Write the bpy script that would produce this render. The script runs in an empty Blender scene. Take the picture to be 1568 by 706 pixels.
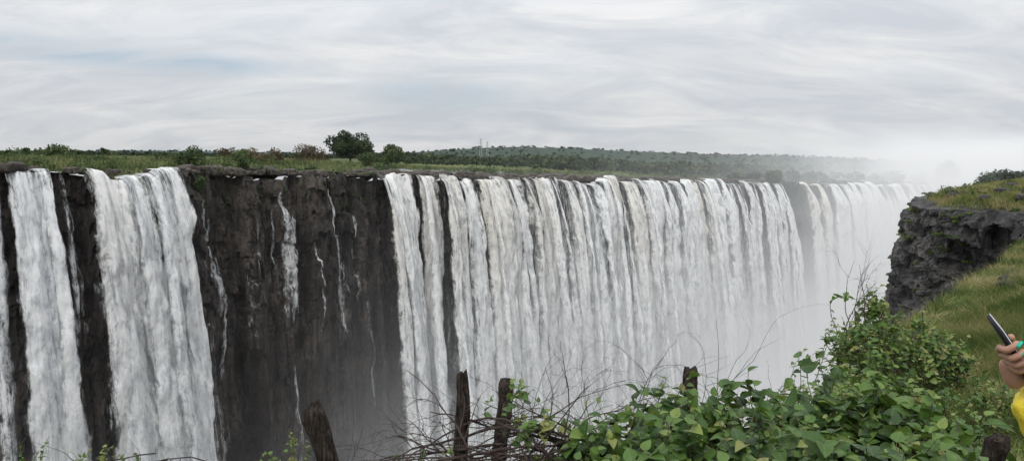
import bpy, bmesh, math, random
import numpy as np
from mathutils import Matrix, Vector
scene = bpy.context.scene
rng = np.random.default_rng(7)
random.seed(7)

# ------------------------------------------------------------------ helpers
def _h(ix, iy, iz, seed):
    n = (ix.astype(np.int64)*374761393 + iy.astype(np.int64)*668265263 + iz.astype(np.int64)*2147483647 + seed*974634777) & 0xffffffff
    n = ((n ^ (n >> 13))*1274126177) & 0xffffffff
    n = ((n ^ (n >> 16))*2246822519) & 0xffffffff
    return ((n ^ (n >> 15)) & 0xffffff)/float(0xffffff)
def vn(x, y, z=0.0, seed=0):
    x, y, z = np.broadcast_arrays(np.asarray(x, float), np.asarray(y, float), np.asarray(z, float))
    ix, iy, iz = np.floor(x), np.floor(y), np.floor(z)
    fx, fy, fz = x-ix, y-iy, z-iz
    fx, fy, fz = [f*f*(3-2*f) for f in (fx, fy, fz)]
    r = 0
    for a in (0, 1):
        for b in (0, 1):
            for c in (0, 1):
                w = (fx if a else 1-fx)*(fy if b else 1-fy)*(fz if c else 1-fz)
                r = r + w*_h(ix+a, iy+b, iz+c, seed)
    return r*2-1
def fbm(x, y, z=0.0, seed=0, o=4):
    r = 0; a = 1.0; f = 1.0; t = 0
    for i in range(o):
        r = r + a*vn(np.asarray(x)*f+i*17.3, np.asarray(y)*f+i*5.1, np.asarray(z)*f, seed+i); t += a
        a *= .5; f *= 2.03
    return r/t
def cellr(a, b, seed):
    return _h(np.floor(a), np.floor(b), np.zeros_like(np.floor(a)), seed)*2-1
def smooth(a, b, x):
    t = np.clip((x-a)/(b-a), 0, 1); return t*t*(3-2*t)

def mk(name, V, F, mat, sm=True, attrs=None, parent=None):
    V = np.asarray(V, np.float32).reshape(-1, 3); F = np.asarray(F, np.int32)
    me = bpy.data.meshes.new(name)
    k = F.shape[1]; n = F.shape[0]
    me.vertices.add(len(V)); me.vertices.foreach_set('co', V.ravel())
    me.loops.add(n*k); me.loops.foreach_set('vertex_index', F.ravel())
    me.polygons.add(n); me.polygons.foreach_set('loop_start', np.arange(n, dtype=np.int32)*k)
    try: me.polygons.foreach_set('loop_total', np.full(n, k, np.int32))
    except Exception: pass
    me.polygons.foreach_set('use_smooth', np.full(n, sm))
    me.update(calc_edges=True)
    if attrs:
        for an, av in attrs.items():
            at = me.attributes.new(an, 'FLOAT', 'POINT'); at.data.foreach_set('value', np.asarray(av, np.float32).ravel())
    ob = bpy.data.objects.new(name, me); scene.collection.objects.link(ob)
    if mat: me.materials.append(mat)
    if parent: ob.parent = parent
    return ob
def gridF(nr, nc, off=0):
    r, c = np.meshgrid(np.arange(nr-1), np.arange(nc-1), indexing='ij')
    a = (r*nc+c).ravel()
    return np.stack([a, a+1, a+nc+1, a+nc], 1)+off
class Acc:
    def __init__(self): self.V=[]; self.F=[]; self.A={}; self.n=0
    def add(self, V, F, **at):
        V = np.asarray(V, float).reshape(-1, 3)
        self.V.append(V); self.F.append(np.asarray(F)+self.n); self.n += len(V)
        for k, v in at.items(): self.A.setdefault(k, []).append(np.broadcast_to(np.asarray(v, float), (len(V),)))
    def make(self, name, mat, sm=True, parent=None):
        return mk(name, np.concatenate(self.V), np.concatenate(self.F), mat, sm, {k: np.concatenate(v) for k, v in self.A.items()}, parent)
def tube(acc, pts, rad, n=6, rough=0.0, seed=0, **at):
    pts = np.asarray(pts, float); m = len(pts); rad = np.broadcast_to(np.asarray(rad, float), (m,))
    T = np.gradient(pts, axis=0); T /= np.linalg.norm(T, axis=1)[:, None]+1e-9
    ref = np.array([0.31, 0.95, 0.05]) if abs(T[:, 2]).mean() > .6 else np.array([0.05, 0.1, 1.0])
    A = np.cross(T, ref); A /= np.linalg.norm(A, axis=1)[:, None]+1e-9
    B = np.cross(T, A)
    th = np.linspace(0, 2*np.pi, n, endpoint=False)
    R = rad[:, None]*np.ones(n)
    if rough:
        R = R*(1+rough*fbm(np.cos(th)[None]*1.6+0*R, np.sin(th)[None]*1.6+0*R, np.arange(m)[:, None]*.35+0*R, seed, 3))
    V = pts[:, None]+R[..., None]*(np.cos(th)[None, :, None]*A[:, None]+np.sin(th)[None, :, None]*B[:, None])
    V = V.reshape(-1, 3)
    i, j = np.meshgrid(np.arange(m-1), np.arange(n), indexing='ij'); i = i.ravel(); j = j.ravel(); j2 = (j+1) % n
    F = np.stack([i*n+j, i*n+j2, (i+1)*n+j2, (i+1)*n+j], 1)
    V = np.vstack([V, pts[:1], pts[-1:]])
    cap = []
    for q in range(0, n-1, 2):
        cap.append([m*n, (q+2) % n, q+1, q]); cap.append([m*n+1, (m-1)*n+q, (m-1)*n+q+1, (m-1)*n+(q+2) % n])
    F = np.vstack([F, np.array(cap)])
    acc.add(V, F, **at)

# ------------------------------------------------------------------ material helpers
def newmat(name):
    m = bpy.data.materials.new(name); m.use_nodes = True
    nt = m.node_tree; nt.nodes.clear()
    return m, nt
class N:
    def __init__(s, nt): s.nt = nt
    def n(s, t, **kw):
        nd = s.nt.nodes.new(t)
        for k, v in kw.items(): setattr(nd, k, v)
        return nd
    def l(s, a, b): s.nt.links.new(a, b)
    def setin(s, sock, v):
        if isinstance(v, bpy.types.NodeSocket): s.l(v, sock)
        else: sock.default_value = v
    def math(s, op, a, b=0.0, c=None, clamp=False):
        nd = s.n('ShaderNodeMath', operation=op); nd.use_clamp = clamp
        s.setin(nd.inputs[0], a); s.setin(nd.inputs[1], b)
        if c is not None: s.setin(nd.inputs[2], c)
        return nd.outputs[0]
    def attr(s, name): return s.n('ShaderNodeAttribute', attribute_name=name).outputs['Fac']
    def comb(s, x, y, z=0.0):
        nd = s.n('ShaderNodeCombineXYZ'); s.setin(nd.inputs[0], x); s.setin(nd.inputs[1], y); s.setin(nd.inputs[2], z); return nd.outputs[0]
    def noise(s, vec, scale=1.0, detail=4, rough=.5, dist=0.0):
        nd = s.n('ShaderNodeTexNoise'); s.l(vec, nd.inputs['Vector']); nd.inputs['Scale'].default_value = scale
        nd.inputs['Detail'].default_value = detail; nd.inputs['Roughness'].default_value = rough; nd.inputs['Distortion'].default_value = dist
        return nd.outputs['Fac']
    def ramp(s, f, stops):
        nd = s.n('ShaderNodeValToRGB'); s.l(f, nd.inputs[0]); cr = nd.color_ramp
        while len(cr.elements) < len(stops): cr.elements.new(.5)
        for e, (p, c) in zip(cr.elements, stops):
            e.position = p; e.color = (c[0], c[1], c[2], 1) if not isinstance(c, (int, float)) else (c, c, c, 1)
        return nd.outputs[0]
    def mix(s, f, a, b):
        nd = s.n('ShaderNodeMix', data_type='RGBA'); s.setin(nd.inputs[0], f)
        for k, v in ((6, a), (7, b)):
            if isinstance(v, tuple): nd.inputs[k].default_value = (v[0], v[1], v[2], 1)
            else: s.l(v, nd.inputs[k])
        return nd.outputs[2]
    def mapr(s, v, a, b, c=0.0, d=1.0, sm=False):
        nd = s.n('ShaderNodeMapRange'); nd.clamp = True
        if sm: nd.interpolation_type = 'SMOOTHSTEP'
        s.setin(nd.inputs[0], v)
        for i, x in enumerate((a, b, c, d)): s.setin(nd.inputs[i+1], x)
        return nd.outputs[0]
    def obj(s): return s.n('ShaderNodeTexCoord').outputs['Object']
    def scalev(s, v, sc):
        nd = s.n('ShaderNodeVectorMath', operation='MULTIPLY'); s.l(v, nd.inputs[0]); nd.inputs[1].default_value = sc; return nd.outputs[0]
    def bump(s, h, strength=.5, dist=.1):
        nd = s.n('ShaderNodeBump'); s.l(h, nd.inputs['Height']); nd.inputs['Strength'].default_value = strength; nd.inputs['Distance'].default_value = dist; return nd.outputs[0]
    def bsdf(s, col, rough=.8, normal=None, alpha=None, spec=.3, **kw):
        nd = s.n('ShaderNodeBsdfPrincipled')
        if isinstance(col, tuple): nd.inputs['Base Color'].default_value = (*col, 1)
        else: s.l(col, nd.inputs['Base Color'])
        s.setin(nd.inputs['Roughness'], rough); nd.inputs['Specular IOR Level'].default_value = spec
        if normal: s.l(normal, nd.inputs['Normal'])
        if alpha is not None: s.setin(nd.inputs['Alpha'], alpha)
        for k, v in kw.items(): s.setin(nd.inputs[k.replace('_', ' ')], v)
        return nd.outputs[0]
    def out(s, sh, vol=False):
        o = s.n('ShaderNodeOutputMaterial'); s.l(sh, o.inputs['Volume' if vol else 'Surface'])

def rock_mat(name, dark, mid, light, sc=1.0, spec=.3, crack=.35, vz=.09, bd=.5):
    m, nt = newmat(name); g = N(nt); p = g.obj()
    n1 = g.noise(g.scalev(p, (.10*sc, .10*sc, .06*sc)), 1, 6, .6)
    n2 = g.noise(g.scalev(p, (.8*sc, .8*sc, .28*sc)), 1, 9, .7, .5)
    n3 = g.noise(p, 2.2*sc, 9, .75)
    f = g.math('ADD', g.math('ADD', g.math('MULTIPLY', n1, .35), g.math('MULTIPLY', n2, .4)), g.math('MULTIPLY', n3, .25))
    col = g.ramp(f, [(.41, dark), (.5, mid), (.60, light)])
    wv = g.n('ShaderNodeVectorMath', operation='ADD'); g.l(g.scalev(p, (.5*sc, .5*sc, vz*sc)), wv.inputs[0])
    nn = g.n('ShaderNodeTexNoise'); g.l(p, nn.inputs['Vector']); nn.inputs['Scale'].default_value = .7*sc; nn.inputs['Detail'].default_value = 4
    g.l(g.scalev(nn.outputs['Color'], (.7, .7, .5)), wv.inputs[1])
    vo = g.n('ShaderNodeTexVoronoi', feature='DISTANCE_TO_EDGE'); g.l(wv.outputs[0], vo.inputs['Vector']); vo.inputs['Scale'].default_value = 1
    cr = g.mapr(vo.outputs['Distance'], 0, .06)
    msk = g.mapr(n1, .42, .58)
    col = g.mix(g.math('MULTIPLY', g.mapr(cr, 0, 1, crack, 0), msk), col, (dark[0]*.4, dark[1]*.4, dark[2]*.4))
    stre = g.noise(g.scalev(p, (1.3*sc, 1.3*sc, .05*sc)), 1, 6, .65)
    col = g.mix(g.mapr(stre, .52, .64, 0, .75), col, (dark[0]*.75, dark[1]*.75, dark[2]*.8))
    stre2 = g.noise(g.scalev(p, (2.3*sc, 2.1*sc, .04*sc)), 1, 5, .6)
    col = g.mix(g.mapr(stre2, .56, .70, 0, .5), col, light)
    h = g.math('ADD', g.math('MULTIPLY', g.math('MULTIPLY', cr, msk), .25), g.math('ADD', n2, g.math('MULTIPLY', n3, .6)))
    g.out(g.bsdf(col, g.mapr(n2, .3, .7, .35, .8), g.bump(h, 1.0, bd/sc), spec=spec))
    return m

def leaf_mat(name, stops, rough=.5, trans=.25, hazeY=None, haze=(.2, .26, .3)):
    m, nt = newmat(name); g = N(nt)
    r = g.attr('rnd'); col = g.ramp(r, stops)
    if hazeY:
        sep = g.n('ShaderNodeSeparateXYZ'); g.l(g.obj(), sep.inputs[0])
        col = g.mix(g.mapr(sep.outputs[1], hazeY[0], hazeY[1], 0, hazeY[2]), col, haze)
    b = g.bsdf(col, rough, spec=.35)
    t = g.n('ShaderNodeBsdfTranslucent'); g.l(col, t.inputs[0])
    mx = g.n('ShaderNodeMixShader'); mx.inputs[0].default_value = trans; g.l(b, mx.inputs[1]); g.l(t.outputs[0], mx.inputs[2])
    g.out(mx.outputs[0]); return m

M_cliff = rock_mat('basalt_wet', (.013, .0115, .0105), (.046, .038, .033), (.145, .12, .10), .8, .45, .7, .09, 1.1)
M_head = rock_mat('basalt_dry', (.022, .022, .023), (.07, .067, .065), (.21, .20, .19), 1.2, .2, .6, .5, .7)
M_rock = rock_mat('river_rock', (.026, .021, .017), (.07, .057, .046), (.17, .145, .12), 1.2, .3, .2, .4)

# water
def water_mat():
    m, nt = newmat('falling_water'); g = N(nt)
    s, h, c, tint, amax = g.attr('s'), g.attr('h'), g.attr('cov'), g.attr('tint'), g.attr('amax')
    wob = g.noise(g.comb(g.math('MULTIPLY', s, .3), g.math('MULTIPLY', h, .12)), 1, 3)
    s2 = g.math('ADD', s, g.math('MULTIPLY', wob, 1.2))
    a = g.noise(g.comb(g.math('MULTIPLY', s2, .9), g.math('MULTIPLY', h, .03), 3.0), 1, 5, .6)
    b = g.noise(g.comb(g.math('MULTIPLY', s2, 2.4), g.math('MULTIPLY', h, .20), 9.0), 1, 6, .72, .3)
    d = g.noise(g.comb(g.math('MULTIPLY', s, 1.2), g.math('MULTIPLY', h, .55), 5.0), 1, 7, .78, .4)
    n = g.math('ADD', g.math('ADD', g.math('MULTIPLY', a, .34), g.math('MULTIPLY', b, .32)), g.math('MULTIPLY', d, .34))
    thr = g.math('SUBTRACT', .78, g.math('MULTIPLY', c, .56))
    al = g.math('MULTIPLY', g.mapr(n, g.math('SUBTRACT', thr, .085), g.math('ADD', thr, .075), 0, 1, True), amax)
    sh = g.math('ADD', g.math('ADD', g.math('MULTIPLY', b, .33), g.math('MULTIPLY', d, .42)), g.math('MULTIPLY', a, .25))
    col = g.ramp(sh, [(.385, (.34, .36, .38)), (.45, (.63, .65, .67)), (.515, (.90, .91, .91)), (.59, (.98, .98, .97))])
    tc = g.n('ShaderNodeMix', data_type='RGBA', blend_type='MULTIPLY'); g.l(tint, tc.inputs[0]); g.l(col, tc.inputs[6]); tc.inputs[7].default_value = (.93, .87, .78, 1)
    col = tc.outputs[2]
    hh = g.math('ADD', g.math('MULTIPLY', b, .6), g.math('ADD', g.math('MULTIPLY', d, 1.1), g.math('MULTIPLY', a, .5)))
    df = g.n('ShaderNodeBsdfDiffuse'); g.l(col, df.inputs[0]); g.l(g.bump(hh, .7, .9), df.inputs['Normal'])
    tl = g.n('ShaderNodeBsdfTranslucent'); g.l(col, tl.inputs[0])
    mx = g.n('ShaderNodeMixShader'); mx.inputs[0].default_value = .12; g.l(df.outputs[0], mx.inputs[1]); g.l(tl.outputs[0], mx.inputs[2])
    tr = g.n('ShaderNodeBsdfTransparent')
    m2 = g.n('ShaderNodeMixShader'); g.l(al, m2.inputs[0]); g.l(tr.outputs[0], m2.inputs[1]); g.l(mx.outputs[0], m2.inputs[2])
    g.out(m2.outputs[0]); return m
M_water = water_mat()

# ------------------------------------------------------------------ far lip of the gorge
lp = np.array([(-6000, -300), (-1500, -100), (-400, -20), (-200, 30), (-140, 55), (-110, 72), (-88, 88), (-72, 102), (-62, 112), (-53, 129), (-40, 145), (-29, 160), (-5, 180), (21, 205), (43, 225),
               (72, 255), (111, 300), (170, 370), (264, 480), (403, 650), (700, 1050), (1800, 1800), (6000, 3000)], float)
xs = np.concatenate([np.linspace(-6000, -400, 30)[:-1], np.linspace(-400, -100, 120)[:-1], np.arange(-100, 125, .25), np.arange(125, 300, .7), np.arange(300, 700, 3), np.geomspace(700, 6000, 40)])
def lipy_raw(x): return np.interp(x, lp[:, 0], lp[:, 1])
def lipy_s(x):
    r = 0
    for o, w in ((-6, 1), (-3, 2), (0, 3), (3, 2), (6, 1)): r = r+w*lipy_raw(np.asarray(x)+o)
    return r/9
L = np.stack([xs, lipy_s(xs)], 1)
T = np.gradient(L, axis=0); T /= np.linalg.norm(T, axis=1)[:, None]
for _ in range(30): T[1:-1] = (T[:-2]+T[1:-1]*2+T[2:])/4
T /= np.linalg.norm(T, axis=1)[:, None]
Nrm = np.stack([T[:, 1], -T[:, 0]], 1)   # towards gorge
S = np.concatenate([[0], np.cumsum(np.linalg.norm(np.diff(L, axis=0), axis=1))]); S -= np.interp(-84, xs, S)
jag = 2.8*fbm(S/13, 3.0, 0, 5, 3)+1.5*vn(S/2.6, 9.0, 0, 6)+.6*cellr(S/1.7, S*0, 8)
jag[(xs < -300) | (xs > 700)] = 0
Lj = L+Nrm*jag[:, None]
def zlip(x): return -4.7-.031*np.clip(x, -100, 300)+.0
ztop = zlip(xs)+1.3*fbm(S/8, 1.0, 0, 12, 3)+.8*cellr(S/2.3, S*0, 31)-.2

# cliff
def cliff_out(SS, HH):
    out = .05*HH + 1.8*fbm(SS/10, HH/26, 0, 20, 4)*smooth(0, 6, HH) + 1.4*fbm(SS/2.6, HH/8, 0, 21, 5)*smooth(0, 2, HH)
    row = np.floor((HH+2.2*vn(SS/5, HH*0, 0, 44)+.8*vn(SS/1.3, HH/4, 0, 45))/4.3)
    out = out+smooth(0, 1, HH)*(.65*cellr((SS+.7*vn(SS, HH/3, 0, 46))/2.1+row*.37, row, 22)+.36*cellr(SS/.9+row*.7, np.floor((HH+vn(SS, 0, 0, 47))/2.2), 23))*np.where(HH < 24, 1, .5)
    return out+.8*smooth(4, 6, HH+2.5*vn(SS/7, 0, 0, 34))+.8*smooth(11, 13, HH+4*vn(SS/10, 0, 0, 33))
sel = (xs > -220) & (xs < 640)
H = np.concatenate([np.arange(0, 30, .35), np.arange(30, 104, .8)])
Ss, Nn, LL, ZT = S[sel], Nrm[sel], Lj[sel], ztop[sel]
HH, SS = np.meshgrid(H, Ss, indexing='ij')
out = cliff_out(SS, HH)
V = np.stack([LL[None, :, 0]+Nn[None, :, 0]*out, LL[None, :, 1]+Nn[None, :, 1]*out, ZT[None]-HH], -1)
mk('basalt_cliff', V, gridF(len(H), len(Ss))[:, ::-1], M_cliff, False)

# plateau
t = np.concatenate([np.arange(0, 12, .8), np.arange(12, 100, 4), np.geomspace(100, 9000, 60)])
TT, XX = np.meshgrid(t, xs, indexing='ij')
YY = Lj[:, 1][None]+TT
def hill(x, y):
    a = 52*np.exp(-((x-100)/560)**2)*smooth(1900, 2900, y)+40*np.exp(-((x-1050)/700)**2)*smooth(1900, 2900, y)
    b = 24*np.exp(-((x+1500)/900)**2)*smooth(2600, 3600, y)
    return a+b
def riv(x, tt):
    return smooth(-44, -34, x)*smooth(118, 104, x)*smooth(130, 90, tt)
def gz(x, tt, y):
    z = zlip(x)+.35*fbm(x/11, tt/11, 0, 50, 3)*smooth(3, 10, tt)+.9*fbm(x/60, tt/60, 0, 51, 3)*smooth(8, 60, tt)+hill(x, y)
    return z-riv(x, tt)*.55*smooth(.5, 4, tt)
ZZ = gz(XX, TT, YY); w = smooth(6, 0, TT); ZZ = ZZ*(1-w)+ztop[None]*w
m, nt = newmat('savanna_ground'); g = N(nt); p = g.obj()
n1 = g.noise(p, .035, 6, .6); n2 = g.noise(p, .6, 6, .65)
c = g.ramp(g.math('ADD', g.math('MULTIPLY', n1, .6), g.math('MULTIPLY', n2, .4)), [(.36, (.045, .062, .024)), (.5, (.095, .115, .042)), (.62, (.15, .155, .07)), (.72, (.11, .085, .055))])
sep = g.n('ShaderNodeSeparateXYZ'); g.l(p, sep.inputs[0])
n4 = g.noise(g.scalev(p, (.02, .006, .0)), 1, 6, .7)
dk = g.ramp(n4, [(.35, (.018, .03, .016)), (.65, (.05, .07, .035))])
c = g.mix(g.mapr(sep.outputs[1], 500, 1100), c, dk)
c = g.mix(g.mapr(sep.outputs[1], 1200, 4500, 0, .8), c, (.055, .085, .088))  # distance haze painted into the far ground colour
rk = g.mapr(g.attr('t'), 2.5, 7, 1, 0)
c = g.mix(g.math('MULTIPLY', rk, g.mapr(n2, .4, .55)), c, (.045, .035, .027))
g.out(g.bsdf(c, .9, g.bump(n2, .6, .4), spec=.1))
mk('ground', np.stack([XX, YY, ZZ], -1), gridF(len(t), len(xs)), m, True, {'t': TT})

# river above the lip
m, nt = newmat('river_water'); g = N(nt); p = g.obj()
n1 = g.noise(g.scalev(p, (.22, .10, .2)), 1, 6, .65, .5); n2 = g.noise(g.scalev(p, (1.3, .5, 1)), 1, 6, .6)
tt_ = g.attr('t')
f = g.math('ADD', g.math('ADD', g.math('MULTIPLY', n1, .7), g.math('MULTIPLY', n2, .3)), g.mapr(tt_, 0, 60, .10, -.07))
c = g.ramp(f, [(.46, (.08, .10, .10)), (.54, (.35, .38, .38)), (.61, (.88, .89, .89))])
g.out(g.bsdf(c, g.mapr(f, .44, .6, .12, .8), g.bump(f, .8, .4), spec=.5))
xr = np.arange(-42, 114, .6); tr_ = np.concatenate([np.arange(-.3, 12, .8), np.arange(12, 125, 2.5)])
TR, XR = np.meshgrid(tr_, xr, indexing='ij')
yb = np.interp(xr, xs, Lj[:, 1])
ZR = zlip(XR)-.12+.12*fbm(XR/2, TR/2, 0, 61, 3)
mk('river', np.stack([XR, yb[None]+TR, ZR], -1), gridF(len(tr_), len(xr)), m, True, {'t': TR})

# foam pool in the gorge
m, nt = newmat('pool_foam'); g = N(nt); n1 = g.noise(g.obj(), .08, 8, .65)
g.out(g.bsdf(g.ramp(n1, [(.4, (.35, .38, .38)), (.55, (.8, .82, .82))]), .7, g.bump(n1, .6, 1)))
mk('gorge_water', [(-260, -40, -102), (900, -40, -102), (900, 1300, -102), (-260, 1300, -102)], [[0, 1, 2, 3]], m)

# ------------------------------------------------------------------ falling streams
def lipat(Sq):
    return (np.stack([np.interp(Sq, S, L[:, 0]), np.interp(Sq, S, L[:, 1])], -1),
            np.stack([np.interp(Sq, S, Nrm[:, 0]), np.interp(Sq, S, Nrm[:, 1])], -1),
            np.interp(Sq, S, ztop), np.interp(Sq, S, jag))
def strand(acc, x0, wt, wb, seed, v0=2.2, cov=1.0, off=0.0, tint=0.0, length=99, bulge=1.0, topcov=None, drift=0.0, ds=.3, inland=3.0, rag=.22, amax=1.0, toph=30):
    S0 = np.interp(x0, xs, S)
    nu = max(5, int(max(wt, wb)/ds))
    u = np.linspace(-1, 1, nu)
    h = np.concatenate([np.linspace(-1, -.05, 4), np.arange(0, 30, .4), np.arange(30, max(length, 31), .7)])
    HH, UU = np.meshgrid(h, u, indexing='ij')
    hp = np.maximum(HH, 0)
    wv = wt+(wb-wt)*smooth(0, 60, hp)
    ed = wv*rag*fbm(hp/5+seed*3.1, np.sign(UU)*7.0, 0, seed, 3)
    SQ = S0+UU*(wv/2+ed*np.abs(UU))+drift*hp/90+.5*fbm(hp/14, seed*1.7, 0, seed+5, 2)*smooth(3, 20, hp)
    P, Nn_, zt, jg = lipat(SQ)
    jl = jg*smooth(28, 0, hp)
    o = jl+.45+v0*np.sqrt(hp/4.9)+off+bulge*(1-UU**2)*smooth(0, 10, hp)+.02*hp
    o += smooth(1, 10, hp)*(.8*fbm(SQ/1.6, hp/30, seed, 70, 4)+.95*fbm(SQ/1.1, hp/4, seed, 71, 4))
    o += np.where(HH < 0, HH*inland-.2, 0)
    z = zt-hp+.15+np.where(HH < 0, .12, 0)
    V = np.stack([P[..., 0]+Nn_[..., 0]*o, P[..., 1]+Nn_[..., 1]*o, z], -1)
    c = cov*(1-.62*np.abs(UU)**2.6)
    c = c*(1-.22*smooth(0, 1, 1-hp/7)*(topcov is None))
    c = c*(1-.5*smooth(length-18, length, hp)*(length < 90))
    if topcov is not None: c = c*(topcov+(1-topcov)*smooth(2, toph, hp))
    acc.add(V.reshape(-1, 3), gridF(len(h), nu)[:, ::-1], s=(SQ+seed*13.7).ravel(), h=(hp+seed*31.3).ravel(), cov=c.ravel(), tint=tint*smooth(45, 5, hp).ravel(), amax=amax)
def trickle(acc, x0, w, h0, ln, seed, cov):
    S0 = np.interp(x0, xs, S); u = np.linspace(-1, 1, max(5, int(w*2/.12))); h = np.arange(h0, h0+ln, .25)
    HH, UU = np.meshgrid(h, u, indexing='ij'); k = (HH-h0)/ln
    wv = w*(.35+.9*np.sin(np.pi*np.clip(k, 0, 1))**.5*(.5+.5*k))*(1+.5*vn(HH/2.5, seed, 0, 9))
    SQ = S0+UU*wv/2+.9*fbm(HH/6, seed*2.3, 0, 9, 3)
    P, Nn_, zt, jg = lipat(SQ); o = jg+cliff_out(SQ, HH)+.32
    V = np.stack([P[..., 0]+Nn_[..., 0]*o, P[..., 1]+Nn_[..., 1]*o, zt-HH], -1)
    c = cov*(1-.5*np.abs(UU)**2)*smooth(0, .06, k)*(1-.45*smooth(.55, 1, k))
    acc.add(V.reshape(-1, 3), gridF(len(h), len(u))[:, ::-1], s=(SQ*1.6+seed*13.7).ravel(), h=(HH*1.5+seed*31.3).ravel(), cov=c.ravel(), tint=0, amax=.8)

# left cataracts
A = Acc()
strand(A, -69.2, 5.8, 6.4, 1, 2.3, .76)
strand(A, -70.0, 3.4, 4.4, 2, 2.7, .80, .5)
strand(A, -67.9, 2.0, 3.2, 7, 2.6, .72, .6)
strand(A, -72.8, 2.2, 2.4, 102, 2.0, .6, .2)
strand(A, -66.3, 1.0, 1.3, 103, 1.4, .52, 0, length=34)
strand(A, -69.2, 8.0, 10.5, 104, 2.9, .52, 1.2, topcov=.5, toph=50, amax=.5)
A.make('waterfall', M_water)
A = Acc()
strand(A, -61.9, 8.6, 9.4, 3, 2.2, .78, 0, bulge=1.4)
strand(A, -58.7, 5.6, 6.8, 8, 2.2, .70, .1, bulge=1.2)
strand(A, -63.2, 4.4, 5.2, 4, 2.6, .86, .7, .25, drift=1.0)
strand(A, -61.1, 3.2, 4.2, 5, 2.9, .80, .9, .1, drift=1)
strand(A, -57.8, 2.8, 4.4, 6, 2.8, .84, .8, .15, drift=-.5)
strand(A, -59.7, 1.8, 4.0, 9, 3.1, .70, 1.2, drift=0)
strand(A, -60.3, 15.5, 19, 105, 3.1, .52, 1.4, topcov=.5, toph=50, amax=.5)
A.make('waterfall', M_water)
A = Acc()
for i, (x, w, h0, ln, cv) in enumerate([(-53.9, 1.1, 6, 24, .56), (-53.4, .8, 14, 30, .50), (-45.4, 1.3, 1, 32, .56), (-44.9, .9, 6, 26, .52), (-46.6, .5, 5, 14, .5), (-38.4, .9, 1, 34, .56), (-37.7, .5, 10, 30, .5),
                                 (-34.6, .6, 7, 24, .5), (-49.5, .4, 7, 14, .46), (-44.6, .7, 34, 42, .47), (-33.4, .5, 24, 30, .46), (-41.5, .4, 12, 22, .45), (-44.6, 1.4, 50, 40, .47), (-65.4, .5, 3, 28, .5), (-55.2, .5, 2, 18, .48),
                                 (-44.0, 2.4, 8, 30, .40), (-37.4, 1.8, 12, 30, .40), (-50, 1.6, 12, 26, .38)]):
    trickle(A, x, w*1.4, h0, ln, 200+i, cv)
A.make('waterfall', M_water)
# main falls
A = Acc()
rs = np.random.default_rng(46)
def sheet(x0, x1, seed, cov, v0, off, topcov=None, ds=.5, amax=1.0, toph=30):
    a = np.interp([x0, x1], xs, S); mid = np.interp((a[0]+a[1])/2, S, xs)
    strand(A, mid, a[1]-a[0], a[1]-a[0], seed, v0, cov, off, bulge=0, topcov=topcov, ds=ds, rag=.004, amax=amax, toph=toph)
sheet(-30.5, 108, 300, .60, 1.4, -.2, .70)
sheet(-30, 107, 301, .54, 2.1, .6, .75)
sheet(-30.5, 109, 302, .66, 3.3, 2.6, .35, .6, .55, 60)
x = -30.2; i = 0
while x < 107:
    sl = 1.38
    w = float(np.clip(rs.lognormal(1.45, .45), 1.8, 10))*(1 if x < 30 else .9)
    gap = rs.choice([-.8, -.2, .5, 1.2, 2.4], p=[.25, .25, .2, .18, .12])
    cv = rs.uniform(.66, .9)
    tn = rs.uniform(.2, .9) if (x < 5 or rs.random() < .22) else rs.uniform(0, .2)
    strand(A, x+w/2/sl, w, w*rs.uniform(1.05, 1.5), 310+i, rs.uniform(2.0, 3.2), cv, rs.uniform(.2, 2.2), tint=tn, bulge=rs.uniform(.8, 2.8), drift=rs.uniform(-2, 2))
    for _ in range(2):
        if rs.random() < .5:
            strand(A, x+rs.uniform(0, w)/sl, w*rs.uniform(.2, .5), w*rs.uniform(.4, .9), 400+i*2+_, rs.uniform(2.4, 3.8), rs.uniform(.6, .85), rs.uniform(1.0, 2.8), bulge=1, drift=rs.uniform(-2, 2), tint=tn*.5)
    x += (w+gap)/sl; i += 1
A.make('waterfall', M_water)
# far falls, dissolving in the spray
A = Acc()
sheet(121, 640, 500, .54, 2.0, 0, .7, ds=1.5)
x = 119; i = 0
while x < 500:
    w = rs.uniform(4, 13); sl = 1.52
    strand(A, x+w/2/sl, w, w*1.2, 510+i, 2.6, rs.uniform(.7, .9), 1.2+rs.uniform(0, 2), tint=.8 if x < 132 else .1, bulge=3, ds=.7)
    x += (w+rs.uniform(0, 6))/sl; i += 1
A.make('waterfall', M_water)

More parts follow.
